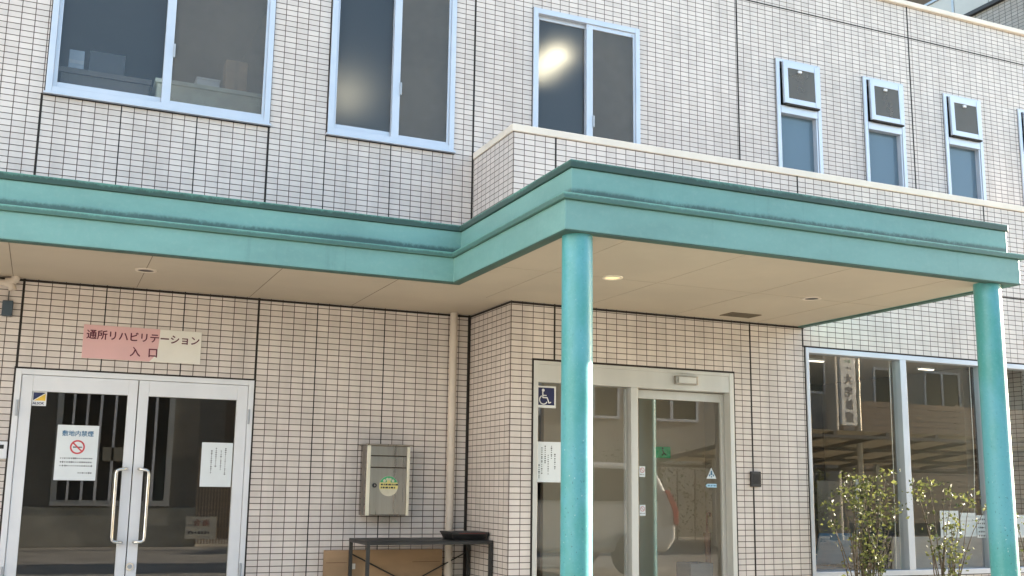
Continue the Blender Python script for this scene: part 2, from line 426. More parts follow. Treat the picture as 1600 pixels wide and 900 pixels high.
bld = thing('clinic_building', (3, 0, 0), 'two storey clinic clad in small cream stack bonded tiles with dark joints', 'building')
DOOR = (0.0, 1.795, .03, 2.03)
W_HOLES = [(0.02, 1.8, 4.25, 5.84), (2.31, 3.5, 4.25, 5.84), (4.305, 5.5, 4.25, 5.84)]
SMALL = [(7.215, 7.81), (8.425, 9.015), (9.635, 10.225), (10.85, 11.44)]
s_holes = [(a, b, 4.25, 5.845) for a, b in SMALL]
mb = MB()
mb.wall(-4, 15, 0, 6.84, 0, .2, W_HOLES + s_holes + [DOOR, (3.72, 10.0, 0, 4.0)])
# movement joints: dark sealant, slightly proud strips
for x, z0, z1 in ((0.0, 2.03, 4.235), (1.8, .03, 4.235), (3.697, 2.7, 6.84), (6.72, 4.1, 6.84), (9.15, 4.1, 6.84), (11.6, 0, 6.84), (0.0, 5.86, 6.84), (1.81, 5.86, 6.84), (-1.8, 0, 6.84)):
    mb.box(x - .009, x + .009, -.0015, .01, z0, z1, 1)
mb.box(-4, 15, -.0012, .01, 6.443, 6.458, 1)
mb.box(3.684, 3.712, -.003, .0, .03, 2.72, 1)
mb.box(-4, 3.7, -.003, .01, 2.704, 2.722, 1)
# round a few tiles in: dark lines of the tile sheets (every fifth joint reads a little heavier)
for x in (.6, 1.2, 2.3, 2.9): mb.box(x - .0045, x + .0045, -.001, .005, 2.04 if x < 1.8 else .03, 4.23, 1)
mb.build('main_wall', [tile_main, joint], bld)
MB().box(-4.02, 15, -.035, .25, 6.842, 6.9).build('parapet_cap', cream, bld, bevel=.008)
# shell behind the facade
mb = MB(); mb.box(-4, -3.8, .2, 9, 0, 6.84); mb.box(14.8, 15, .2, 9, 0, 6.84); mb.box(-4, 15, 9, 9.2, 0, 6.84)
mb.build('rear_wall', tile_side, bld)
MB().box(-3.8, 14.8, .2, 9, 6.3, 6.45).build('roof', roofm, bld)
# projecting ground floor
AUTO = (3.925, 5.92, .03, 2.238); BIG = (6.742, 9.75, .42, 2.53)
mb = MB()
mb.wall(3.712, 10.05, 0, 4.2, D, D + .16, [AUTO, BIG])
for x, z0, z1 in ((4.116, 2.24, 4.2), (6.116, .03, 2.72), (6.72, 2.53, 4.2), (9.16, 2.56, 4.2)):
    mb.box(x - .008, x + .008, D - .0015, D + .01, z0, z1, 1)
mb.box(6.75, 10.05, D - .0012, D + .01, 3.225, 3.24, 1)
mb.box(3.712, 6.735, D - .003, D + .01, 2.704, 2.722, 1)
mb.build('entrance_block_wall', [tile_block, joint], bld)
mb = MB(); mb.box(3.7105, 3.87, D + .0005, -.0005, 0, 4.2); mb.box(3.7072, 3.7104, D + .002, -.003, 2.704, 2.722, 1)
mb.build('entrance_block_side_wall', [tile_side, joint], bld)
MB().box(9.89, 10.0515, D + .0005, -.0005, 0, 4.2).build('entrance_block_side_wall', tile_side, bld)
mb = MB()
mb.box(3.698, 10.07, D - .014, D + .19, 4.2, 4.265); mb.box(3.698, 3.89, D + .19, -.002, 4.2, 4.265); mb.box(9.88, 10.07, D + .19, -.002, 4.2, 4.265)
mb.build('parapet_cap', cream, bld, bevel=.007)
MB().box(3.87, 9.89, D + .16, .0, 3.95, 4.0).build('roof', roofm, bld)
# rooms
MB().box(-3.8, 3.7, .2, 6, .0, .034).box(3.72, 10, D + .16, 6, .0, .034).build('interior_floor', in_floor, bld)
MB().box(-3.8, 3.7, .2, 6, 2.62, 2.7).box(3.88, 9.88, D + .16, 6, 2.62, 2.7).build('interior_ceiling', in_ceil, bld)
mb = MB(); mb.box(-3.8, 14.8, 6, 6.1, .0, 3.3); mb.box(3.7, 3.86, .0, 6, 0, 2.62); mb.box(9.9, 10.0, .2, 6, 0, 2.62)
mb.box(6.42, 6.52, D + .3, 1.2, .03, 2.62); mb.box(-1.2, -1.1, .2, 6, 0, 2.62)
mb.box(2.35, 2.45, .2, 6, 0, 2.62)
mb.build('interior_wall', in_wall, bld)
MB().box(4.6, 6.42, .30, .36, .034, 2.62).build('entrance_screen_wall', simple('beige_screen_wall', (.56, .48, .37), .7, 0, .06, 1), bld)
MB().box(7.0, 9.9, 2.6, 2.7, .03, 2.62).build('interior_partition', in_dark, bld)
MB().box(-1.1, 2.35, 2.4, 2.5, .03, 2.62).build('interior_partition', in_dark, bld)
mb = MB(); mb.box(-3.8, 14.8, .2, 6, 3.3, 3.45)
mb.build('upper_floor', in_floor, bld)
mb = MB(); mb.box(-3.8, 14.8, 4.6, 4.7, 3.45, 6.05)
for x in (-.6, 2.05, 3.9, 6.2, 8.1, 9.3, 10.5, 12): mb.box(x - .05, x + .05, .2, 4.6, 3.45, 6.05)
mb.build('upper_interior_wall', up_wall, bld)
MB().box(-3.8, 14.8, .2, 4.7, 6.05, 6.15).build('upper_ceiling', up_wall, bld)

# ---- upstairs sliding windows
def sliding_window(x0, x1, z0, z1, panes, latch=True):
    mid = (x0 + x1) / 2 + .027
    f = MB(); f.ring(x0 - .008, x1 + .008, z0 - .008, z1 + .008, .012, .012, .012, .012, -.002, .02, 1)      # sealant line
    f.ring(x0, x1, z0, z1, .048, .048, .05, .055, -.022, .10, 0)
    f.box(x0 - .012, x1 + .012, -.045, .02, z0 - .022, z0 - .004, 0)                        # drip sill
    f.box(x0 - .012, x1 + .012, -.012, .0, z0 - .03, z0 - .0225, 1)
    wn = f.build('window', [alu, joint], bld, bevel=.003)
    L = MB(); L.ring(x0 + .048, mid + .035, z0 + .05, z1 - .055, .032, .07, .058, .04, .03, .055)
    L.build('sash', alu, wn, bevel=.003)
    R_ = MB(); R_.ring(mid - .035, x1 - .048, z0 + .03, z1 - .04, .07, .022, .05, .06, -.006, .022)
    R_.build('sash', alu, wn, bevel=.003)
    MB().add([(x0 + .07, .045, z0 + .09), (mid, .045, z0 + .09), (mid, .045, z1 - .08), (x0 + .07, .045, z1 - .08)], [(0, 1, 2, 3)]).build('pane', panes[0], wn)
    MB().add([(mid + .01, .012, z0 + .06), (x1 - .06, .012, z0 + .06), (x1 - .06, .012, z1 - .08), (mid + .01, .012, z1 - .08)], [(0, 1, 2, 3)]).build('pane', panes[1], wn)
    MB().add([(mid + .01, .004, z0 + .075), (x1 - .068, .004, z0 + .075), (x1 - .068, .004, z1 - .095), (mid + .01, .004, z1 - .095)], [(0, 1, 2, 3)]).build('insect_screen', g_screen, wn)
    if latch:
        MB().box(mid + .032, mid + .05, -.02, .01, z0 + .46, z0 + .58).build('latch', alu_in, wn, bevel=.004)
    MB().box(mid - .022, mid - .014, -.0095, -.004, z1 - .085, z1 - .077).box(x1 - .09, x1 - .082, -.0095, -.004, z1 - .085, z1 - .077).build('screw', alu_in, wn)
sliding_window(*W_HOLES[0], (g_upper, g_upper)); sliding_window(*W_HOLES[1], (g_frost, g_frost)); sliding_window(*W_HOLES[2], (g_frost, g_frost))
def small_window(x0, x1):
    z0, z1 = 4.25, 5.845; zm = 5.28
    f = MB(); f.ring(x0 - .006, x1 + .006, z0 - .006, z1 + .006, .01, .01, .01, .01, -.002, .02, 1)
    f.ring(x0, x1, z0, z1, .044, .046, .05, .032, -.022, .09); f.box(x0 + .05, x1 - .05, -.02, .09, zm - .05, zm + .035)
    f.box(x1 - .068, x1 - .05, -.012, .06, z0 + .05, zm - .05)
    wn = f.build('window', [alu, joint], bld, bevel=.003)
    # awning sash, pushed a little open at its foot
    s = MB(); a, b, c, d = x0 + .075, x1 - .04, zm + .055, z1 - .03
    s.ring(a, b, c, d, .058, .058, .062, .07, -.046, -.012)
    s.v = [(x, y - .010 * (d - z) / (d - c), z) for x, y, z in s.v]
    s.build('sash', alu, wn, bevel=.004)
    yy = lambda z: -.030 - .010 * (d - z) / (d - c)
    MB().add([(a + .05, yy(c), c + .05), (b - .05, yy(c), c + .05), (b - .05, yy(d), d - .06), (a + .05, yy(d), d - .06)], [(0, 1, 2, 3)]).build('pane', g_upper, wn)
    MB().add([(a + .05, yy(c) - .008, c + .05), (b - .05, yy(c) - .008, c + .05), (b - .05, yy(d) - .008, d - .06), (a + .05, yy(d) - .008, d - .06)], [(0, 1, 2, 3)]).build('insect_screen', g_mesh, wn)
    MB().box(a + .19, a + .235, -.065, -.045, d - .115, d - .088).build('latch', white_alu, wn, bevel=.003)
    MB().box(a + .01, b - .01, -.06, -.03, zm + .036, zm + .05).build('gasket', joint, wn)
    MB().add([(x0 + .05, .05, z0 + .05), (x1 - .055, .05, z0 + .05), (x1 - .055, .05, zm - .05), (x0 + .05, .05, zm - .05)], [(0, 1, 2, 3)]).build('pane', g_sky_tint, wn)
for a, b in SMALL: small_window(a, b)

# ---- double glass door
f = MB(); f.ring(-.014, 1.81, .03, 2.045, .016, .016, 0, .016, -.003, .02, 1)
f.ring(.0, 1.795, .03, 2.03, .042, .042, .03, .042, -.012, .09)
dr = f.build('double_door', [white_alu, joint], bld, bevel=.003)
for k, (a, b) in enumerate(((.045, .888), (.896, 1.750))):
    inner = (.126, .816) if k == 0 else (.972, 1.664)
    lf = MB(); lf.ring(a, b, .05, 1.985, inner[0] - a, b - inner[1], .22, .122, .0, .045)
    lf.build('door_leaf', white_alu, dr, bevel=.003)
    MB().add([(inner[0] - .01, .022, .24), (inner[1] + .01, .022, .24), (inner[1] + .01, .022, 1.88), (inner[0] - .01, .022, 1.88)], [(0, 1, 2, 3)]).build('pane', g_clear, dr)
    sgn = -1 if k == 0 else 1
    xa = .845 if k == 0 else .935; xb = xa + sgn * .075
    hp = [(xa, .0, 1.29), (xa, -.045, 1.29), (xa + sgn * .02, -.055, 1.288), (xb - sgn * .02, -.06, 1.284), (xb - sgn * .004, -.06, 1.272), (xb, -.06, 1.25),
          (xb, -.06, .77), (xb - sgn * .004, -.06, .745), (xb - sgn * .02, -.06, .735), (xa + sgn * .02, -.055, .731), (xa, -.045, .73), (xa, .0, .73)]
    MB().tube(hp, .0125, 14).build('handle', chrome, dr)
    hx = .028 if k == 0 else 1.762
    for z in (1.73, .5): MB().tube([(hx, -.018, z - .06), (hx, -.018, z + .06)], .009, 10).build('hinge', alu_in, dr)
MB().disc_y(.922, .545, -.012, .0, .03, 24).disc_y(.922, .545, -.016, -.011, .017, 20, 1).build('lock', [chrome, alu_in], dr)

# ---- automatic sliding entrance
f = MB(); f.ring(3.909, 5.936, .03, 2.255, .018, .018, 0, .018, D - .004, D + .02, 1)
f.ring(3.925, 5.92, .03, 2.237, .04, .045, 0, .03, D - .01, D + .085)
f.box(3.965, 5.875, D - .004, D + .12, 2.06, 2.207)                       # operator header
f.box(4.858, 4.925, D + .002, D + .09, .03, 2.06)                         # mullion
f.box(3.965, 4.858, D + .03, D + .08, .03, .12)
ad = f.build('sliding_door', [steel_alu, joint], bld, bevel=.003)
MB().add([(3.965, D + .05, .12), (4.858, D + .05, .12), (4.858, D + .05, 2.06), (3.965, D + .05, 2.06)], [(0, 1, 2, 3)]).build('pane', g_clear, ad)
MB().ring(4.85, 5.925, .04, 2.052, .05, .083, .1, .075, D + .092, D + .125).build('door_leaf', steel_alu, ad, bevel=.003)
MB().add([(4.89, D + .112, .13), (5.85, D + .112, .13), (5.85, D + .112, 1.985), (4.89, D + .112, 1.985)], [(0, 1, 2, 3)]).build('pane', g_clear, ad)
s = MB(); s.box(5.29, 5.52, D - .04, D - .004, 2.108, 2.182); s.box(5.315, 5.495, D - .046, D - .0405, 2.118, 2.172, 1)
s.build('door_sensor', [stainless, steel_alu], ad, bevel=.005)
# ---- waiting room window
f = MB(); f.ring(6.73, 9.76, .41, 2.545, .014, .014, .014, .016, D - .003, D + .02, 1)
f.ring(6.742, 9.75, .42, 2.53, .036, .04, .05, .048, D - .014, D + .1)
f.box(7.895, 7.972, D - .01, D + .1, .47, 2.482); f.box(7.972, 7.99, D + .02, D + .09, .47, 2.482)
f.box(8.98, 9.05, D - .01, D + .1, .47, 2.482)
bw = f.build('shop_window', [alu, joint], bld, bevel=.003)
for a, b in ((6.778, 7.895), (7.972, 8.98), (9.05, 9.71)):
    MB().add([(a, D + .055, .47), (b, D + .055, .47), (b, D + .055, 2.482), (a, D + .055, 2.482)], [(0, 1, 2, 3)]).build('pane', g_clear, bw)

# ================================================================== CANOPY
cn = thing('entrance_canopy', (4.9, -2.2, 0), 'sea green metal canopy stepping out over the entrance on two turquoise round columns', 'canopy')
def band(outer, wd):
    """L-shaped closed strip: outer polyline (from the left end round to the wall on the right) and its inner offset"""
    (xl, y1), (xi, _), (_, y2), (xr, _), (_, yw) = outer
    inner = [(xl, y1 + wd), (xi + wd, y1 + wd), (xi + wd, y2 + wd), (xr - wd, y2 + wd), (xr - wd, yw)]
    return outer + inner[::-1]
XL, XI, XR, Y1, Y2 = -4.0, 2.987, 6.745, -1.46, -3.335
MB().prism_z(band([(XL, Y1), (XI, Y1), (XI, Y2), (XR, Y2), (XR, D - .003)], .078), SOF - .004, 2.905).build('lower_fascia', g_low, cn, bevel=.004)
MB().prism_z(band([(XL, Y1 + .002), (XI + .002, Y1 + .002), (XI + .002, Y2 + .002), (XR - .002, Y2 + .002), (XR - .002, D - .003)], .074), SOF - .011, SOF - .0045).build('underside_strip', g_under, cn)  # thin strip below the fascia, darker than its paint
e = .022
MB().prism_z(band([(XL, Y1 - e), (XI - e, Y1 - e), (XI - e, Y2 - e), (XR + e + .02, Y2 - e), (XR + e + .02, D - .003)], .14), 2.905, 2.945).build('fascia_ledge', g_ledge, cn, bevel=.005)
s_ = .088
MB().prism_z(band([(XL, Y1 + s_), (XI + s_, Y1 + s_), (XI + s_, Y2 + s_), (XR - .01, Y2 + s_), (XR - .01, D - .003)], .05), 2.945, 3.137).build('upper_fascia', g_up, cn, bevel=.004)
s_ = .074
MB().prism_z(band([(XL, Y1 + s_), (XI + s_, Y1 + s_), (XI + s_, Y2 + s_), (XR + .002, Y2 + s_), (XR + .002, D - .003)], .12), 3.137, 3.187).build('fascia_cap', g_cap, cn, bevel=.005)
# fascia sheets are butted: fine seams
so = MB()
so.prism_z([(XL, -.003), (XL, Y1 + .078), (XI + .078, Y1 + .078), (XI + .078, Y2 + .078), (XR - .078, Y2 + .078), (XR - .078, D - .004), (3.706, D - .004), (3.706, -.003)], SOF, SOF + .04)
for x in (-.08, .82, 1.715, 2.59): so.box(x - .002, x + .002, Y1 + .08, -.02, SOF - .0012, SOF + .001, 1)
for x in (3.477, 4.377, 5.277, 6.177): so.box(x - .0015, x + .0015, Y2 + .08, D - .02, SOF - .0012, SOF + .001, 2)
so.box(XI + .08, XR - .08, -2.121, -2.118, SOF - .001, SOF + .001, 2)
so.build('soffit', [soffit_m, simple('soffit_seam', (.16, .12, .09), .8), simple('soffit_faint_seam', (.35, .29, .22), .8)], cn)
MB().prism_z([(XL, -.003), (XL, Y1 + .1), (XI + .1, Y1 + .1), (XI + .1, Y2 + .1), (XR - .1, Y2 + .1), (XR - .1, D - .004), (3.706, D - .004), (3.706, -.003)], 3.06, 3.10).build('roof_deck', roofm, cn)
for x in (3.137, 6.548):
    MB().tube([(x, -3.205, .03), (x, -3.205, 1.4), (x, -3.205, SOF)], .0945, 48).build('column', g_col, cn)
def downlight(x, y, on):
    d = MB(); n = 32
    ring = lambda r, z: [(x + r * math.cos(2 * math.pi * i / n), y + r * math.sin(2 * math.pi * i / n), z) for i in range(n)]
    R = [ring(.078, SOF), ring(.076, SOF - .007), ring(.060, SOF - .009), ring(.056, SOF - .003)]
    for a, b in zip(R[:-1], R[1:]): d.add(a + b, [(i, (i + 1) % n, n + (i + 1) % n, n + i) for i in range(n)], 0, True)
    o = d.build('downlight', pvc if not on else bright_steel, cn)
    MB().add(ring(.0565, SOF - .0025), [tuple(range(n))[::-1]]).build('lens', lamp_dn if on else dgrey, o)
downlight(.822, -.80, False); downlight(3.977, -2.148, True); downlight(5.806, -2.145, False)
h = MB(); h.ring(5.652, 5.962, -1.29, -1.10, .012, .012, .012, .012, 0, .006)
h.v = [(x, z, SOF - .007 + y) for x, y, z in h.v]
for i in range(9): h.box(5.665, 5.95, -1.275 + i * .0195, -1.265 + i * .0195, SOF - .006, SOF - .002, 1)
h.box(5.664, 5.951, -1.278, -1.112, SOF - .0018, SOF - .0008, 2)
h.build('soffit_vent', [simple('vent_frame', (.16, .12, .08), .6), simple('vent_slat', (.13, .10, .065), .6), joint], cn)

# ================================================================== ROOF WING (upper right)
wg = thing('rooftop_wing', (13.2, 3, 6.45), 'grey tiled upper storey with pale balcony panels rising behind the roof parapet', 'building')
MB().box(12, 14.7, .5, 8.8, 6.46, 7.962).build('wall', tile_wing, wg)
MB().box(11.94, 14.7, .42, 8.8, 7.966, 8.02).build('slab_edge', simple('dark_slab_edge', (.035, .03, .03), .6), wg)
mb = MB()
for y0, y1 in ((.55, 1.27), (1.285, 1.88), (1.93, 2.9), (2.94, 4.2)): mb.box(11.985, 12.0, y0, y1, 8.024, 8.46)
mb.build('balcony_panel', simple('pale_balcony_panel', (.46, .43, .39), .3, 0, .08, 1), wg)
mb = MB(); mb.box(11.96, 12.02, .45, 4.3, 8.463, 8.5)
for y in (.5, 1.905, 2.92): mb.box(11.975, 12.005, y - .02, y + .02, 8.024, 8.462)
mb.build('balcony_rail', alu_in, wg)
MB().box(12.9, 13.1, .5, 8.8, 8.03, 10.4).build('rear_wall', simple('brown_recess_wall', (.12, .085, .06), .8), wg)
MB().box(11.4, 14.7, .3, 8.8, 10.4, 10.6).build('eave', simple('dark_eave', (.10, .08, .06), .8), wg)

# ================================================================== THINGS ON THE FACADE
dp = thing('downpipe', (3.525, -.055, 0), 'beige plastic rainwater downpipe in the corner beside the entrance block', 'downpipe')
MB().tube([(3.525, -.06, .03), (3.525, -.06, 1.2), (3.525, -.06, SOF)], .0335, 20).build('pipe', pvc, dp)
for z in (2.46, 1.47, .47):
    MB().tube([(3.525, -.06, z - .03), (3.525, -.06, z + .03)], .0385, 20).build('collar', pvc, dp)

sg = thing('entrance_sign', (.9, -.012, 2.27), 'pink and off-white rehabilitation entrance sign above the double doors', 'sign')
MB().box(.452, 1.35, -.012, -.002, 2.137, 2.402).build('board', signwhite, sg, bevel=.002)
cv = [(.4525, 2.1375), (.955, 2.1375), (.985, 2.17), (1.008, 2.21), (1.018, 2.26), (1.022, 2.32), (1.024, 2.4015), (.4525, 2.4015)]
MB().prism_y(cv, -.0132, -.0118).build('pink_panel', pink, sg)
text('通所リハビリテーション', .0785, .474, -.0142, 2.297, maroon, sg, bold=.022)
text('入', .083, .803, -.0142, 2.178, maroon, sg, bold=.02); text('口', .083, .938, -.0142, 2.178, maroon, sg, bold=.02)

mbx = thing('mailbox', (2.92, 0, .94), 'stainless steel mailbox with round green and yellow sticker on the tiled wall', 'mailbox')
b = MB(); b.box(2.725, 3.105, -.19, -.002, .942, 1.522); b.prism_y([(2.705, 1.522), (3.125, 1.522), (3.125, 1.534), (2.705, 1.534)], -.215, -.002)
b.build('body', stainless, mbx, bevel=.004)
MB().box(2.727, 2.757, -.203, -.1905, .942, 1.521).build('edge_trim', bright_steel, mbx, bevel=.002)
MB().box(3.078, 3.103, -.203, -.1905, .942, 1.515).build('edge_trim', bright_steel, mbx, bevel=.002)
MB().box(2.76, 3.075, -.1985, -.1905, .95, 1.335).build('door', stainless, mbx, bevel=.003)
MB().box(2.76, 3.075, -.201, -.1905, 1.343, 1.432).build('letter_flap', stainless, mbx, bevel=.003)
MB().box(2.76, 3.075, -.197, -.1905, 1.44, 1.518).build('hood', stainless, mbx, bevel=.003)
MB().disc_y(2.797, 1.19, -.208, -.198, .019, 20).disc_y(2.797, 1.19, -.212, -.2075, .007, 12, 1).build('lock', [blackp, chrome], mbx)
MB().box(2.76, 3.075, -.1925, -.1906, 1.3352, 1.3428).box(2.76, 3.075, -.1925, -.1906, 1.4322, 1.4398).build('gap_shade', joint, mbx)  # dark strips set in the gaps to paint their shade
st = MB(); cx, cz, rr = 2.921, 1.185, .083
st.disc_y(cx, cz, -.1998, -.1984, rr, 40, 0)
arc = [(cx + rr * .985 * math.cos(a), cz + rr * .985 * math.sin(a)) for a in [math.radians(22 + i * 136 / 20) for i in range(21)]]
st.prism_y(arc, -.2006, -.1996, 1)
band_ = [(cx + rr * .985 * math.cos(math.radians(a)), cz + rr * .985 * math.sin(math.radians(a))) for a in (-18, -9, 0, 10, 21, 159, 170, 180, 189, 198)]
st.prism_y(band_, -.2004, -.1996, 2)
for a in (50, 78, 102, 130):
    st.disc_y(cx + .058 * math.cos(math.radians(a)), cz + .058 * math.sin(math.radians(a)), -.2014, -.2005, .012, 12, 0)
st.disc_y(cx, cz + .035, -.2014, -.2005, .017, 14, 2)
for z in (cz + .013, cz - .012):
    xx = cx - .068
    while xx < cx + .062:
        k = random.choice((.010, .018, .024)); st.box(xx, xx + k, -.2012, -.2005, z - .007, z + .007, 3); xx += k + .006
st.build('sticker', [simple('sticker_cream', (.60, .55, .42), .4), simple('sticker_green', (.06, .38, .16), .4), simple('sticker_yellow', (.70, .60, .22), .4), ink], mbx)

tb = thing('side_table', (3.2, -.3, .03), 'slim black steel table with cross braced legs under the mailbox', 'table')
tx0, tx1, ty0, ty1, tz = 2.625, 3.70, -.63, -.10, .757
tp = MB(); tp.box(tx0, tx1, ty0, ty1, tz - .006, tz); tp.ring(tx0, tx1, tz - .032, tz - .006, .026, .026, 0, 0, ty0, ty1)
tp.box(tx0 + .026, tx1 - .026, ty0, ty0 + .02, tz - .032, tz - .006); tp.box(tx0 + .026, tx1 - .026, ty1 - .02, ty1, tz - .032, tz - .006)
tp.build('tabletop', blackm, tb, bevel=.003)
for x in (tx0 + .001, tx1 - .029):
    for y in (ty0 + .001, ty1 - .029): MB().box(x, x + .028, y, y + .028, .03, tz - .0325).build('leg', blackm, tb, bevel=.003)
MB().tube([(tx0 + .02, ty1 + .002, .63), (tx1 - .02, ty1 + .002, .12)], .006, 8).tube([(tx1 - .02, ty1 + .014, .63), (tx0 + .02, ty1 + .014, .12)], .006, 8).build('cross_brace', blackm, tb)

bt = thing('black_tray', (3.53, -.4, .757), 'shallow black lidded tray on the right end of the table', 'tray')
t_ = MB(); x0, x1, y0, y1, z0, z1 = 3.365, 3.685, -.56, -.28, .758, .805
t_.add([(x0 + .02, y0 + .02, z0), (x1 - .02, y0 + .02, z0), (x1 - .02, y1 - .02, z0), (x0 + .02, y1 - .02, z0), (x0, y0, z1), (x1, y0, z1), (x1, y1, z1), (x0, y1, z1)],
       [(3, 2, 1, 0), (0, 1, 5, 4), (1, 2, 6, 5), (2, 3, 7, 6), (3, 0, 4, 7), (4, 5, 6, 7)])
t_.build('tray', blackp, bt, bevel=.004)
MB().box(x0 - .006, x1 + .006, y0 - .006, y1 + .006, z1 + .001, z1 + .016).build('lid', blackp, bt, bevel=.004)
MB().box(x0 + .06, x1 - .03, y0 - .008, y0 - .0062, z1 + .004, z1 + .009).build('red_stripe', simple('dull_red', (.14, .03, .025), .6), bt)

cb = MB(); cb.box(2.435, 3.47, -.055, -.02, .03, .655); cb.box(2.45, 2.63, -.0562, -.0545, .552, .556, 1); cb.box(3.2, 3.45, -.0562, -.0545, .55, .554, 1)
cb.box(2.652, 2.70, -.0564, -.0548, .50, .545, 2)
tag(cb.build('cardboard_sheet', [card, simple('cardboard_fold', (.16, .09, .05), .8), signwhite], None, bevel=.004), 'flattened brown cardboard box leaning on the wall behind the black table', 'cardboard')

ic = thing('intercom', (-.06, -.02, 1.4), 'white wall intercom with dark camera window left of the double doors', 'intercom')
MB().box(-.13, -.012, -.03, -.001, 1.345, 1.475).build('body', white_alu, ic, bevel=.006)
MB().box(-.105, -.035, -.0325, -.0295, 1.42, 1.45).build('camera_window', blackp, ic, bevel=.002)
ls = thing('wall_sensor', (-.1, -.02, 2.48), 'small slate grey sensor box high on the tiles left of the sign', 'sensor')
MB().box(-.138, -.062, -.055, -.001, 2.42, 2.54).build('body', bgrey, ls, bevel=.008)
MB().tube([(-.1, -.012, 2.54), (-.1, -.012, 2.7)], .004, 8).build('cable', dgrey, ls)
ce = thing('conduit', (-.3, -.05, 2.66), 'cream conduit pipe ending in a rounded elbow under the canopy soffit', 'conduit')
MB().tube([(-3.5, -.06, 2.675), (-.2, -.06, 2.675), (-.12, -.06, 2.675)], .022, 14).build('pipe', pvc, ce)
MB().tube([(-.13, -.06, 2.675), (-.09, -.06, 2.682), (-.065, -.06, 2.70), (-.06, -.06, SOF)], .033, 16).tube([(-.13, -.06, 2.675), (-.085, -.06, 2.66), (-.075, -.06, 2.62)], .03, 16).build('elbow', pvc, ce)
rd = thing('card_reader', (6.128, D, 1.29), 'small black card reader on the tiles right of the automatic door', 'card reader')
MB().box(6.074, 6.183, D - .03, D - .001, 1.225, 1.362).build('body', dgrey, rd, bevel=.006)
MB().box(6.09, 6.167, D - .032, D - .0295, 1.25, 1.34).build('face_plate', blackp, rd, bevel=.002)

# ---- stickers and posters
yg = .0215
ps = thing('security_sticker', (.178, yg, 1.75), 'square blue and yellow security sticker in the top corner of the left door', 'sticker')
MB().box(.128, .229, yg - .002, yg - .0005, 1.753, 1.862).build('backing', simple('sticker_white', (.78, .78, .78), .4), ps)
MB().prism_y([(.136, 1.795), (.136, 1.855), (.222, 1.855)], yg - .003, yg - .0018).build('blue_triangle', navy, ps)
MB().prism_y([(.142, 1.793), (.222, 1.793), (.222, 1.848)], yg - .003, yg - .0018).build('yellow_triangle', yellow, ps)
text('ALSOK', .026, .134, yg - .0032, 1.764, navy, ps, bold=.03)

po = thing('smoking_ban_poster', (.475, yg, 1.2), 'white no smoking poster with red ring taped inside the left glass door', 'poster')
MB().box(.326, .625, yg - .002, yg - .0005, 1.195, 1.615).build('sheet', paper, po)
text('敷地内禁煙', .0455, .361, yg - .0028, 1.535, blue_ink, po, bold=.02)
r = MB(); r.disc_y(.478, 1.448, yg - .0032, yg - .002, .054, 36, 0, r_in=.042)
r.stroke([(.445, 1.48), (.511, 1.416)], .011, yg - .003, yg - .002, 0); r.box(.445, .503, yg - .0028, yg - .002, 1.443, 1.452, 1); r.box(.505, .512, yg - .0028, yg - .002, 1.443, 1.452, 1)
r.build('emblem', [red_ink, ink], po)
q = MB()
for z in (1.362, 1.333, 1.305): scribble(q, .362, .592, z, .013, yg - .0027)
scribble(q, .495, .592, 1.252, .013, yg - .0027); q.build('print', ink, po)
for k, (xa, za, xb, zb, nm) in enumerate(((1.41, 1.16, 1.655, 1.513, 'a'),)):
    nt_ = thing('notice', (1.53, yg, 1.16), 'white notice sheet with upright lines taped inside the right glass door', 'notice')
    MB().box(xa, xb, yg - .002, yg - .0005, za, zb).build('sheet', paper, nt_)
    q = MB()
    for i, x in enumerate((1.60, 1.565, 1.525, 1.49)): scribble(q, 1.47 - .02 * (i % 2), 1.26 + .03 * (i % 3), x, .012, yg - .0027, 0, True)
    q.build('print', ink, nt_)

yb = D + .0495
wc = thing('wheelchair_sticker', (4.065, yb, 1.86), 'dark blue wheelchair access sticker with white border on the entrance glass', 'sticker')
MB().box(3.978, 4.155, yb - .002, yb - .0005, 1.85, 2.032).build('backing', simple('sticker_white_border', (.78, .78, .76), .4), wc)
MB().box(3.992, 4.141, yb - .003, yb - .0018, 1.872, 2.018).build('field', navy, wc)
ox, oz, k = 3.992, 1.872, .146 / 500
def W(px, py): return (ox + (px - 180) * k * 1.0, oz + (665 - py) * k)
sy0, sy1 = yb - .0042, yb - .0028
i_ = MB(); i_.disc_y(*W(335, 240), sy0, sy1, .0125, 20)
i_.stroke([W(320, 270), W(325, 450), W(460, 450), W(520, 600), W(572, 580)], .0095, sy0, sy1)
i_.stroke([W(330, 385), W(430, 388)], .008, sy0, sy1)
c0 = W(345, 515)
i_.disc_y(c0[0], c0[1], sy0 + .0003, sy1, .0405, 26, 0, r_in=.0315, a0=118, a1=335)
i_.build('symbol', simple('sticker_symbol_white', (.78, .78, .78), .4), wc)
nb = thing('notice', (4.12, yb, 1.24), 'white handwritten notice behind the column on the fixed entrance pane', 'notice')
MB().box(3.972, 4.30, yb - .002, yb - .0005, 1.236, 1.568).build('sheet', paper, nb)
q = MB()
for i, (x, a, b_) in enumerate(((4.15, 1.47, 1.35), (4.118, 1.535, 1.43), (4.088, 1.46, 1.30), (4.06, 1.535, 1.39), (4.03, 1.52, 1.30), (4.005, 1.38, 1.27))): scribble(q, a, b_, x, .013, yb - .0027, 0, True)
q.build('print', ink, nb)
yl = D + .111
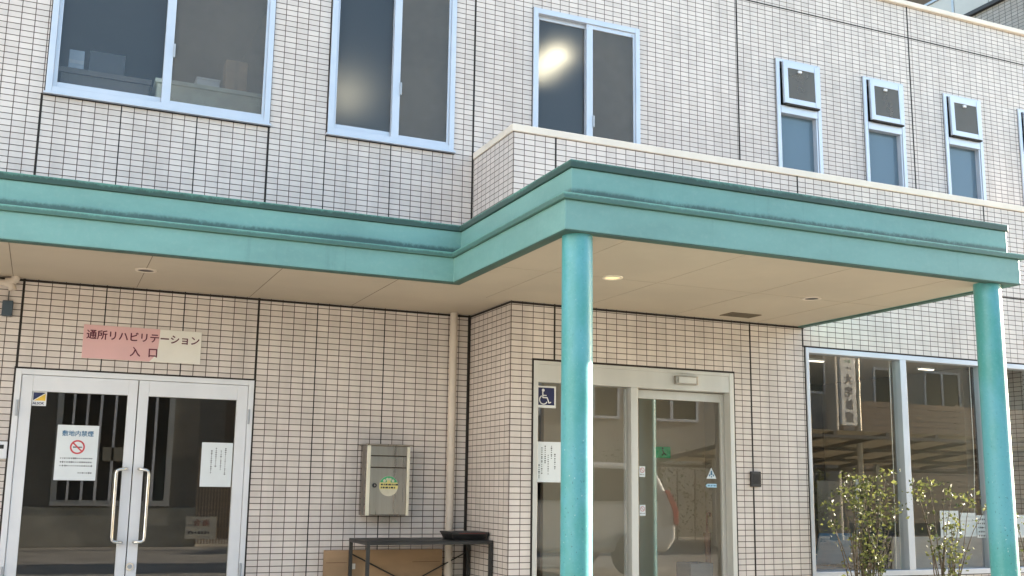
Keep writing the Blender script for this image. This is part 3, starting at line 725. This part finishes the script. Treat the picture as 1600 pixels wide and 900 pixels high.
for z, wd in ((1.295, 'upper'), (.965, 'lower')):
    ns = thing('smoking_ban_sticker', (4.96, yl, z), 'small white no smoking sticker, %s of two on the sliding door edge' % wd, 'sticker', 'no smoking stickers on the sliding door')
    MB().box(4.932, 4.99, yl - .002, yl - .0005, z, z + .092).build('backing', paper, ns)
    e_ = MB(); e_.disc_y(4.961, z + .058, yl - .003, yl - .0018, .022, 24, 0, r_in=.0175); e_.stroke([(4.947, z + .071), (4.975, z + .045)], .004, yl - .003, yl - .0018, 0)
    e_.build('emblem', simple('sticker_red', (.5, .16, .16), .5), ns)
    q = MB(); scribble(q, 4.94, 4.982, z + .02, .008, yl - .0027); q.build('print', ink, ns)
    ns.location.x += .066
tr = thing('warning_sticker', (5.675, yl, 1.29), 'triangular pale blue caution sticker on the sliding glass door', 'sticker')
MB().prism_y([(5.622, 1.292), (5.728, 1.292), (5.675, 1.388)], yl - .002, yl - .0005).build('backing', simple('sticker_pale', (.66, .74, .80), .4), tr)
MB().prism_y([(5.669, 1.362), (5.664, 1.325), (5.686, 1.325), (5.681, 1.362)], yl - .003, yl - .0018).box(5.669, 5.681, yl - .003, yl - .0018, 1.303, 1.315).box(5.648, 5.66, yl - .003, yl - .0018, 1.312, 1.33).box(5.69, 5.702, yl - .003, yl - .0018, 1.312, 1.33).build('symbol', blue_ink, tr); tr.location.x += .068
ar = thing('arrow_sticker', (5.67, yl, 1.215), 'small pale blue arrow sticker under the triangular one on the sliding door', 'sticker')
MB().prism_y([(5.612, 1.23), (5.63, 1.214), (5.728, 1.214), (5.728, 1.247), (5.63, 1.247)], yl - .002, yl - .0005).build('backing', skyb, ar)
q = MB(); scribble(q, 5.635, 5.72, 1.231, .014, yl - .0027); q.build('print', blue_ink, ar); ar.location.x += .068

# ================================================================== INSIDE, SEEN THROUGH THE GLASS
def chair(x, y, back, seat, label, rot=0):
    c = thing('waiting_chair', (x, y, .034), label, 'chair', 'chairs in the waiting room')
    def T(p):
        a = math.radians(rot); dx, dy = p[0], p[1]
        return (x + dx * math.cos(a) - dy * math.sin(a), y + dx * math.sin(a) + dy * math.cos(a), p[2])
    b = MB(); b.box(-.22, .22, -.24, .22, .41, .46); b.v = [T(v) for v in b.v]; b.build('seat', seat, c, bevel=.02, seg=3)
    b = MB(); b.add([(-.215, -.235, .50), (.215, -.235, .50), (.215, -.195, .50), (-.215, -.195, .50), (-.2, -.30, .80), (.2, -.30, .80), (.2, -.265, .80), (-.2, -.265, .80)],
                    [(3, 2, 1, 0), (0, 1, 5, 4), (1, 2, 6, 5), (2, 3, 7, 6), (3, 0, 4, 7), (4, 5, 6, 7)]); b.v = [T(v) for v in b.v]; b.build('backrest', back, c, bevel=.02, seg=3)
    b = MB(); b.tube([T((-.235, -.24, .6)), T((.235, -.24, .6))], .011, 8); b.tube([T((-.235, -.25, .4)), T((.235, -.25, .4))], .011, 8)
    b.build('back_rail', chrome, c)
    for sx in (-1, 1):
        for sy in (-1, 1): MB().tube([T((sx * .2, sy * .18, .42)), T((sx * .235, sy * .25, .035))], .011, 8).build('leg', chrome, c)
chair(7.30, -.3, blue_vinyl, blue_vinyl, 'blue vinyl chair with chrome rail behind the left pane of the wide window')
chair(8.16, -.02, black_cloth, black_cloth, 'black padded chair behind the shrub in the left pane of the wide window')
co = thing('draped_coat', (8.13, -.2, .034), 'dark coat hanging over the back of the black chair', 'coat')
b = MB(); pf = [(.0, .86), (.05, .85), (.09, .80), (.15, .77), (.18, .68), (.19, .48), (.17, .40)]
poly_ = [(8.13 + a, z) for a, z in pf] + [(8.13 - a, z) for a, z in pf[::-1]]
b.prism_y(poly_, -.36, -.32); b.build('cloth', black_cloth, co, bevel=.015, seg=3)
for i, (xa, xb, za, zb, tone) in enumerate(((8.385, 8.63, .764, 1.024, 'plain leftmost'), (8.652, 8.858, .774, 1.004, 'narrow middle'), (8.868, 9.056, .761, .98, 'printed right'))):
    n_ = thing('window_paper', ((xa + xb) / 2, D + .07, za), '%s of three white papers taped inside the wide window' % tone, 'paper', 'papers taped inside the wide window')
    MB().box(xa, xb, D + .066, D + .068, za, zb).build('sheet', paper, n_)
    q = MB()
    for j in range(5 if i == 2 else 2): scribble(q, xa + .02, xb - .03, zb - .04 - .04 * j, .012 if i < 2 else .02, D + .0648)
    q.build('print', ink if i == 2 else simple('faint_print', (.5, .53, .55), .6), n_)
n_ = thing('window_paper', (9.45, D + .07, .76), 'white paper taped inside the wide window right of the right column', 'paper', 'papers taped inside the wide window')
MB().box(9.38, 9.62, D + .066, D + .068, .76, .985).build('sheet', paper, n_)
lp = thing('low_partition', (9.0, -.4, .034), 'low grey partition board below the papers in the wide window', 'partition')
MB().box(8.18, 9.7, -.42, -.38, .1, .75).build('panel', simple('grey_panel', (.30, .33, .34), .5, 0, .1, 2), lp, bevel=.005)
for x in (8.2, 9.66): MB().box(x, x + .03, -.44, -.36, .034, .099).build('foot', alu_in, lp)
pt = thing('partition_post', (8.545, .5, .034), 'pale upright post behind the left pane of the wide window', 'post')
MB().box(8.52, 8.565, .48, .52, .034, 1.33).build('post', white_alu, pt, bevel=.003)
MB().box(8.0, 8.518, .495, .505, .6, 1.31).build('panel', simple('smoky_panel', (.16, .14, .11), .3), pt)
for x, z0, lb in ((7.862, .47, 'left one of the pair'), (7.918, .47, 'right one of the pair'), (8.93, .95, 'lone one by the right column')):
    cd = MB(); cd.tube([(x, D + .1, 2.48), (x - .01, D + .1, 1.5), (x - .03 if z0 < .9 else x - .05, D + .1, z0)], .0038, 6)
    tag(cd.build('blind_cord', signwhite), 'thin white blind cord behind the wide window, ' + lb, 'cord', 'blind cords in the wide window')
for x in (7.908, 9.5):
    cl = thing('ceiling_light', (x, .34, 2.6), 'lit strip light on the waiting room ceiling behind the %s pane' % ('left' if x < 8 else 'middle'), 'ceiling light', 'waiting room ceiling lights')
    MB().box(x - .11, x + .11, .31, .37, 2.60, 2.619).build('housing', white_alu, cl)
    MB().box(x - .10, x + .10, .318, .362, 2.590, 2.599).build('diffuser', lamp_in, cl)
ex = thing('exit_sign', (5.91, .28, 1.5), 'small green emergency exit sign glowing inside the sliding door', 'exit sign')
MB().box(5.835, 5.995, .27, .299, 1.50, 1.61).build('box', exit_g, ex, bevel=.004)
q = MB(); q.stroke([(5.90, 1.575), (5.915, 1.55), (5.895, 1.525)], .012, .268, .2695); q.stroke([(5.915, 1.55), (5.94, 1.53)], .012, .268, .2695); q.disc_y(5.902, 1.594, .268, .2695, .01, 12); q.build('running_figure', blackp, ex)
um = thing('umbrella', (5.83, -.6, .034), 'brown crook handled umbrella standing inside the sliding door', 'umbrella')
MB().tube([(5.855, -.6, .955), (5.862, -.6, .975), (5.845, -.6, .99), (5.825, -.6, .978), (5.822, -.6, .95), (5.82, -.6, .80)], .011, 10).build('handle', simple('cane_handle', (.14, .06, .03), .4), um)
MB().tube([(5.82, -.6, .81), (5.822, -.6, .74), (5.828, -.6, .5), (5.832, -.6, .2), (5.834, -.6, .12)], .035, 10, r1=.012).build('canopy', simple('umbrella_cloth', (.16, .10, .07), .8), um)
us = thing('umbrella_stand', (5.7, -.6, .034), 'blue grey open umbrella stand inside the sliding door', 'umbrella stand')
MB().box(5.56, 5.80, -.72, -.70, .034, .55).box(5.56, 5.80, -.50, -.48, .034, .55).box(5.56, 5.58, -.70, -.50, .034, .55).box(5.78, 5.80, -.70, -.50, .034, .55).build('bin', bgrey, us, bevel=.006)
cx_ = thing('storage_box', (1.54, .35, 4.35), 'tall brown cardboard carton on the shelf behind the left upstairs window', 'box')
MB().box(1.455, 1.645, .34, .5, 4.60, 4.915).build('carton', card, cx_, bevel=.004); MB().box(1.535, 1.565, .338, .3395, 4.60, 4.91).build('tape', simple('brown_tape', (.3, .2, .1), .4), cx_)
wx = thing('storage_box', (1.31, .33, 4.35), 'low white box beside the tall carton behind the left upstairs window', 'box')
MB().box(1.215, 1.41, .34, .5, 4.60, 4.69).build('box', paper, wx, bevel=.004); MB().box(1.21, 1.415, .335, .505, 4.6905, 4.71).build('lid', paper, wx, bevel=.003)
sh = thing('window_shelf', (1.1, .4, 3.45), 'pale green counter inside the left upstairs window', 'counter')
MB().box(.86, 1.78, .22, .75, 4.56, 4.598).build('top', simple('counter_green', (.62, .66, .54), .5), sh, bevel=.004); MB().box(.88, 1.76, .24, .73, 3.46, 4.559).build('carcass', simple('counter_side', (.58, .62, .50), .6), sh)
mo = thing('monitor', (.45, .45, 4.6), 'dark monitor on the counter behind the left sash of the left upstairs window', 'monitor')
MB().box(.33, .62, .44, .47, 4.64, 4.83).build('screen', blackp, mo, bevel=.004); MB().box(.45, .5, .42, .52, 4.599, 4.64).build('stand', blackp, mo)
dk = thing('desk', (.45, .5, 3.45), 'dark desk under the monitor behind the left upstairs window', 'desk')
MB().box(.1, .84, .3, .75, 4.55, 4.597).build('top', in_dark, dk, bevel=.004); MB().box(.12, .82, .32, .73, 3.46, 4.549).build('carcass', in_dark, dk)
fl = thing('file_stack', (.25, .35, 4.6), 'grey blue stack of files beside the monitor upstairs', 'files')
MB().box(.17, .29,   .31, .48, 4.599, 4.76).build('stack', simple('grey_files', (.30, .36, .42), .6), fl, bevel=.004); MB().box(.175, .285, .307, .3095, 4.64, 4.67).build('label_strip', simple('grey_label', (.4, .42, .44), .6), fl)
for x, y, lb in ((5.2, 1.65, 'third'), (3.36, 3.75, 'second')):
    u = thing('ceiling_light', (x, y, 6.0), 'lit ceiling lamp glowing through the frosted glass of the %s upstairs window' % lb, 'ceiling light', 'upstairs ceiling lights')
    MB().box(x - .12, x + .12, y - .42, y + .42, 6.012, 6.049).build('housing', white_alu, u)
    MB().box(x - .09, x + .09, y - .40, y + .40, 5.985, 6.011).build('diffuser', lamp_on if x > 5 else lamp_dim, u)

# ================================================================== SHRUBS IN FRONT OF THE WIDE WINDOW
def shrub(base, tips, label, seed, nleaf=26, by=-1.3, spread=.12):
    rnd = random.Random(seed)
    t = thing('flowering_shrub', (base[0], by, .03), label, 'shrub', 'shrubs before the wide window')
    sm = MB(); lm = MB()
    for tx, tz in tips:
        y1 = by + rnd.uniform(-.12, .12); bx = base[0] + (tx - base[0]) * .25 + rnd.uniform(-.10, .10)
        path = []
        for i in range(6):
            k = i / 5
            path.append((bx + (tx - bx) * k ** 1.5 + rnd.uniform(-.012, .012), by + (y1 - by) * k + rnd.uniform(-.01, .01), .03 + (tz - .03) * k))
        sm.tube(path, .0075, 6, r1=.0025)
        for _ in range(nleaf):
            k = rnd.random()
            if k < .72: c = Vector((tx, y1, tz)) + Vector((rnd.gauss(0, .045), rnd.gauss(0, .05), rnd.gauss(0, .036)))
            else:
                j = rnd.uniform(.45, 1) * 4.99; i = int(j); a = Vector(path[i]).lerp(Vector(path[i + 1]), j - i); c = a + Vector((rnd.gauss(0, .03), rnd.gauss(0, .04), rnd.gauss(0, .025)))
            L = rnd.uniform(.018, .056); wd = L * .38
            d = Vector((rnd.gauss(0, 1), rnd.gauss(0, 1), rnd.gauss(.45, .6))).normalized(); n = d.cross(Vector((rnd.gauss(0, 1), rnd.gauss(0, 1), rnd.gauss(0, 1)))).normalized(); u = d.cross(n)
            lm.add([c, c + d * L * .4 + n * wd * .8 + u * wd * .25, c + d * L, c + d * L * .4 - n * wd * .8 + u * wd * .25], [(0, 1, 2), (0, 2, 3)])
    sm.build('stems', bark, t); lm.build('leaves', leafm, t)
A = [(6.70, 1.18), (6.73, 1.07), (6.72, .92), (6.88, 1.31), (6.95, 1.18), (6.83, 1.10), (6.99, 1.2), (7.08, 1.25), (7.18, 1.30), (7.27, 1.36), (6.98, 1.13), (7.13, 1.19), (7.23, 1.16), (6.90, 1.04), (7.0, 1.06), (7.28, 1.04), (7.36, 1.05), (6.98, .95), (7.1, .94), (7.26, .95), (6.88, .79), (7.0, .77), (7.07, .63), (6.95, .63), (7.1, .56), (7.18, .75), (6.98, .5)]
B = [(7.66, 1.24), (7.75, 1.25), (7.94, 1.25), (7.98, 1.19), (7.72, 1.17), (7.82, 1.14), (8.21, 1.13), (8.35, 1.12), (8.41, 1.06), (8.05, .94), (8.01, .88), (8.09, .85), (7.91, .74), (7.96, .69), (8.01, .66), (7.84, .68), (7.93, .62), (7.9, .5)]
shrub((7.02, -1.3), A, 'dense leafy shrub before the left pane of the wide window', 3, 40)
shrub((7.93, -1.3), B, 'open branching shrub before the middle pane, left of the right column', 5, 32)
shrub((8.98, -1.3), [(8.8, 1.0), (8.95, .85), (9.02, .7), (8.9, .6), (9.05, .95), (8.75, .75)], 'small leafy shrub right of the right column', 8, 18)

# ================================================================== ACROSS THE YARD (seen as reflections)
cr = thing('parked_car', (7.0, -6.8, 0), 'white estate car parked with its side to the entrance, mirrored in the door', 'car')
side = [(4.6, .35), (4.5, .85), (4.62, .98), (5.5, 1.06), (6.2, 1.50), (6.6, 1.56), (8.0, 1.54), (8.32, 1.42), (8.5, 1.1), (8.62, .95), (8.62, .5), (8.5, .32)]
MB().prism_y(side, -7.5, -5.85).build('body', car_paint, cr, bevel=.07, seg=4)
MB().prism_y([(5.75, 1.04), (6.32, 1.45), (7.15, 1.47), (7.15, 1.02)], -7.51, -5.838).prism_y([(7.22, 1.02), (7.22, 1.47), (7.95, 1.45), (8.25, 1.25), (8.3, 1.03)], -7.51, -5.838).build('side_window', car_glass, cr)
for y in (-5.86, -7.34): MB().prism_y([(8.43, 1.17), (8.49, 1.18), (8.60, 1.0), (8.645, .88), (8.645, .70), (8.57, .70), (8.55, .9)], y - .11, y + .022).build('tail_lamp', tail_red, cr, bevel=.01)
for x in (5.4, 7.85):
    for y in (-5.84, -7.5): MB().tube([(x, y + .1, .31), (x, y - .12, .31)], .31, 28).build('wheel', rubber, cr)
cs = thing('clinic_sign', (15.42, -10.03, 0), 'tall white clinic name board with vertical lettering on a pole across the yard', 'sign')
MB().box(15.20, 15.64, -10.06, -10.0, 2.53, 4.25).build('board', simple('signboard_white', (.84, .81, .74), .4), cs, bevel=.01)
MB().tube([(15.73, -10.05, 0), (15.73, -10.05, 2.5), (15.73, -10.05, 4.6)], .06, 14).build('pole', bright_steel, cs)
MB().box(15.6, 15.74, -10.05, -10.03, 2.8, 2.86).box(15.6, 15.74, -10.05, -10.03, 3.8, 3.86).build('bracket', blackm, cs)
text('大宅診療所', .235, 15.54, -9.996, 3.40, ink, cs, face=1, vertical=True, bold=.03)
q = MB(); 
for x in (15.36, 15.48): q.disc_y(x, 3.86, -9.998, -9.994, .03, 16); q.disc_y(x, 3.98, -9.998, -9.994, .03, 16)
q.build('emblem', simple('emblem_green', (.12, .4, .2), .5), cs)
q = MB(); scribble(q, 15.34, 15.52, 3.72, .055, -9.996); q.build('print', ink, cs)
cs.rotation_euler = (0, 0, math.radians(-6))

gy = thing('garage_building', (0, -12.4, 0), 'grey garage behind the yard with a barred window over a stained block base', 'building')
MB().box(-6, 2.95, -14, -12.05, .72, 3.3).build('wall', simple('garage_wall', (.17, .16, .14), .8, 0, .15, 1), gy)
MB().box(-6, 3.0, -14, -12.0, .0, .719).build('base', stone, gy, bevel=.01)
wf = MB(); wf.ring(.42, 2.48, .74, 2.85, .1, .1, .1, .08, -12.04, -11.95); wf = wf.build('window', steel_alu, gy)
MB().box(.5, 2.42, -12.045, -12.04, .8, 2.8).build('pane', car_glass, wf)
for x in (.70, .94, 1.17, 1.42, 1.68, 1.92, 2.15): MB().box(x - .022, x + .022, -11.99, -11.93, .84, 2.77).build('bar', white_alu, wf)
MB().box(1.25, 1.75, -11.94, -11.93, 1.55, 1.8).build('plate', simple('grille_plate', (.3, .28, .22), .5), gy)
MB().box(-6.2, 3.15, -14, -11.8, 3.3, 3.5).build('roof', roofm, gy)
gf = thing('slat_fence', (3.3, -12, 0), 'brown upright slat gate beside the garage across the yard', 'fence')
for x in [2.98 + i * .055 for i in range(14)]: MB().box(x, x + .025, -12.0, -11.97, .05, 1.85).build('slat', wood, gf)
MB().box(2.97, 3.76, -12.03, -12.001, .3, .36).box(2.97, 3.76, -12.03, -12.001, 1.6, 1.66).build('rail', wood, gf)
vs_ = thing('visitor_sign', (3.07, -11.9, 0), 'pale notice board with faded red writing on the gate across the yard', 'sign')
MB().box(2.80, 3.36, -11.95, -11.93, .14, .56).build('board', simple('faded_board', (.62, .58, .48), .7), vs_)
text('面 会', .13, 3.24, -11.927, .40, simple('faded_red', (.30, .09, .06), .7), vs_, face=1, bold=.02)
q = MB(); scribble(q, 2.85, 3.22, .26, .05, -11.929); q.stroke([(2.86, .24), (2.9, .29), (2.94, .24)], .015, -11.93, -11.927); q.build('print', ink, vs_)
def house(x0, x1, y0, y1, h, mat, label, wins, trim):
    h_ = thing('house', ((x0 + x1) / 2, y0, 0), label, 'house', 'houses across the yard')
    MB().box(x0, x1, y1, y0, 0, h).build('wall', mat, h_)
    rm = MB(); rm.add([(x0 - .5, y0 + .5, h), (x1 + .5, y0 + .5, h), (x1 + .5, y1 - .5, h), (x0 - .5, y1 - .5, h), (x0 + .8, (y0 + y1) / 2, h + 1.5), (x1 - .8, (y0 + y1) / 2, h + 1.5)],
                   [(0, 1, 2, 3), (1, 0, 4, 5), (2, 1, 5), (3, 2, 5, 4), (0, 3, 4)]); rm.build('roof', simple('roof_tile', (.12, .11, .11), .6, 0, .2, 6), h_)
    for (a, b, c, d) in wins:
        w_ = MB(); w_.ring(a, b, c, d, .07, .07, .07, .07, y0 - .02, y0 + .05); w_.box((a + b) / 2 - .04, (a + b) / 2 + .04, y0 - .02, y0 + .04, c + .07, d - .07)
        w_ = w_.build('window', trim, h_)
        MB().box(a + .05, b - .05, y0 + .002, y0 + .012, c + .05, d - .05).build('pane', car_glass, w_)
house(8.5, 16.5, -16, -24, 6.0, house_w, 'beige rendered house mirrored in the automatic door', [(9.4, 11.2, 2.9, 4.1), (11.9, 13.4, 2.9, 4.1), (14.2, 15.8, 2.9, 4.1)], white_alu)
house(17.5, 27.5, -17.5, -25, 6.2, house_b, 'pale grey sided house mirrored in the wide window', [(19.6, 21.2, 4.0, 5.2), (23.0, 24.3, 3.6, 4.9), (25.0, 26.5, 3.6, 4.9)], white_alu)
house(29, 40, -16, -24, 6.0, house_w, 'cream house farthest along the yard', [(30.5, 32.5, 3.4, 4.8), (34.5, 36.5, 3.4, 4.8)], white_alu)
house(3.9, 8.0, -15, -22, 5.5, simple('brown_siding', (.14, .11, .085), .8, 0, .15, 1), 'dark brown house beyond the slat gate', [(5.0, 6.4, 3.0, 4.2)], alu_in)
nb_ = thing('bounce_building', (-9, -10, 0), 'tall pale grey building added out of view to bounce light onto the facade', 'building')  # unseen building, added to bounce sunlight onto the left of the facade
MB().box(-16, -8.5, -22, -1.8, 0, 8.5).build('wall', simple('pale_grey_render', (.34, .35, .36), .8, 0, .08, .6), nb_)
MB().box(-16.1, -8.4, -22.1, -1.7, 8.5, 8.75).build('parapet', cream, nb_)
for y in (-18, -13, -8, -4):
    for z in (1.2, 4.8): 
        w_ = MB().box(-8.52, -8.46, y - .75, y + .75, z, z + 1.3).build('window', alu, nb_)
        MB().box(-8.462, -8.45, y - .68, y + .68, z + .07, z + 1.23).build('pane', car_glass, w_)
fn = thing('board_fence', (22, -16, 0), 'high brown horizontal board fence across the yard', 'fence')
for i in range(20): MB().box(20.5, 31, -16.0, -15.97, .35 + i * .168, .35 + i * .168 + .15).build('board', wood, fn)
for x in (20.5, 22.6, 24.7, 26.8, 28.9, 30.9): MB().box(x, x + .1, -16.1, -16.001, 0, 3.75).build('post', wood, fn)
cp = thing('carport', (17, -11, 0), 'carport with pale translucent roof sheets in a grid of beams', 'carport')
tilt = lambda m_: setattr(m_, 'v', [(x, y, z + (y + 9.2) * .12) for x, y, z in m_.v]) or m_
rs = MB()
for i in range(8): rs.box(13.075 + i * 1.3, 13.065 + (i + 1) * 1.3 - .07, -13.6, -9.2, 2.36, 2.375)
tilt(rs).build('roof_sheet', poly, cp)
bm = MB()
for i in range(9): bm.box(13.0 + i * 1.3, 13.07 + i * 1.3, -13.6, -9.2, 2.28, 2.3595)
for y in (-13.6, -12.1, -10.6, -9.2): bm.box(12.95, 23.6, y - .04, y + .04, 2.22, 2.2795)
tilt(bm).build('beam', simple('carport_beam', (.13, .115, .095), .5), cp)
for x in (13.6, 18.0, 22.8): MB().box(x, x + .1, -12.2, -12.1, 0, 1.85).build('post', steel_alu, cp)
pl = thing('utility_pole', (18.6, -13.9, 0), 'concrete utility pole with crossarm beside the carport', 'pole')
MB().tube([(18.6, -14.2, 0), (18.6, -14.2, 5), (18.6, -14.2, 10)], .17, 16, r1=.11).build('shaft', concrete, pl)
MB().box(17.8, 19.4, -14.25, -14.15, 8.6, 8.7).build('crossarm', alu_in, pl)
def hedge(x0, x1, y, h, label):
    hd = thing('hedge', ((x0 + x1) / 2, y, 0), label, 'hedge'); lm = MB(); rnd = random.Random(int(x0 * 10))
    n = int((x1 - x0) * 420)
    for _ in range(n):
        c = Vector((rnd.uniform(x0, x1), y + rnd.gauss(0, .25), rnd.uniform(.1, h) + rnd.gauss(0, .08))); L = rnd.uniform(.05, .11)
        d = Vector((rnd.gauss(0, 1), rnd.gauss(0, 1), rnd.gauss(.3, .7))).normalized(); nn = d.cross(Vector((rnd.gauss(0, 1), rnd.gauss(0, 1), rnd.gauss(0, 1)))).normalized()
        lm.add([c, c + d * L * .45 + nn * L * .3, c + d * L, c + d * L * .45 - nn * L * .3], [(0, 1, 2), (0, 2, 3)])
    lm.build('foliage', hedge_leaf, hd)
    st_ = MB()
    for i in range(int((x1 - x0) / .5)): st_.tube([(x0 + .25 + i * .5, y, 0), (x0 + .25 + i * .5, y + .03, h * .8)], .02, 6)
    st_.build('trunk', bark, hd)
hedge(9.5, 16.5, -14.6, 2.1, 'clipped hedge in front of the beige house')
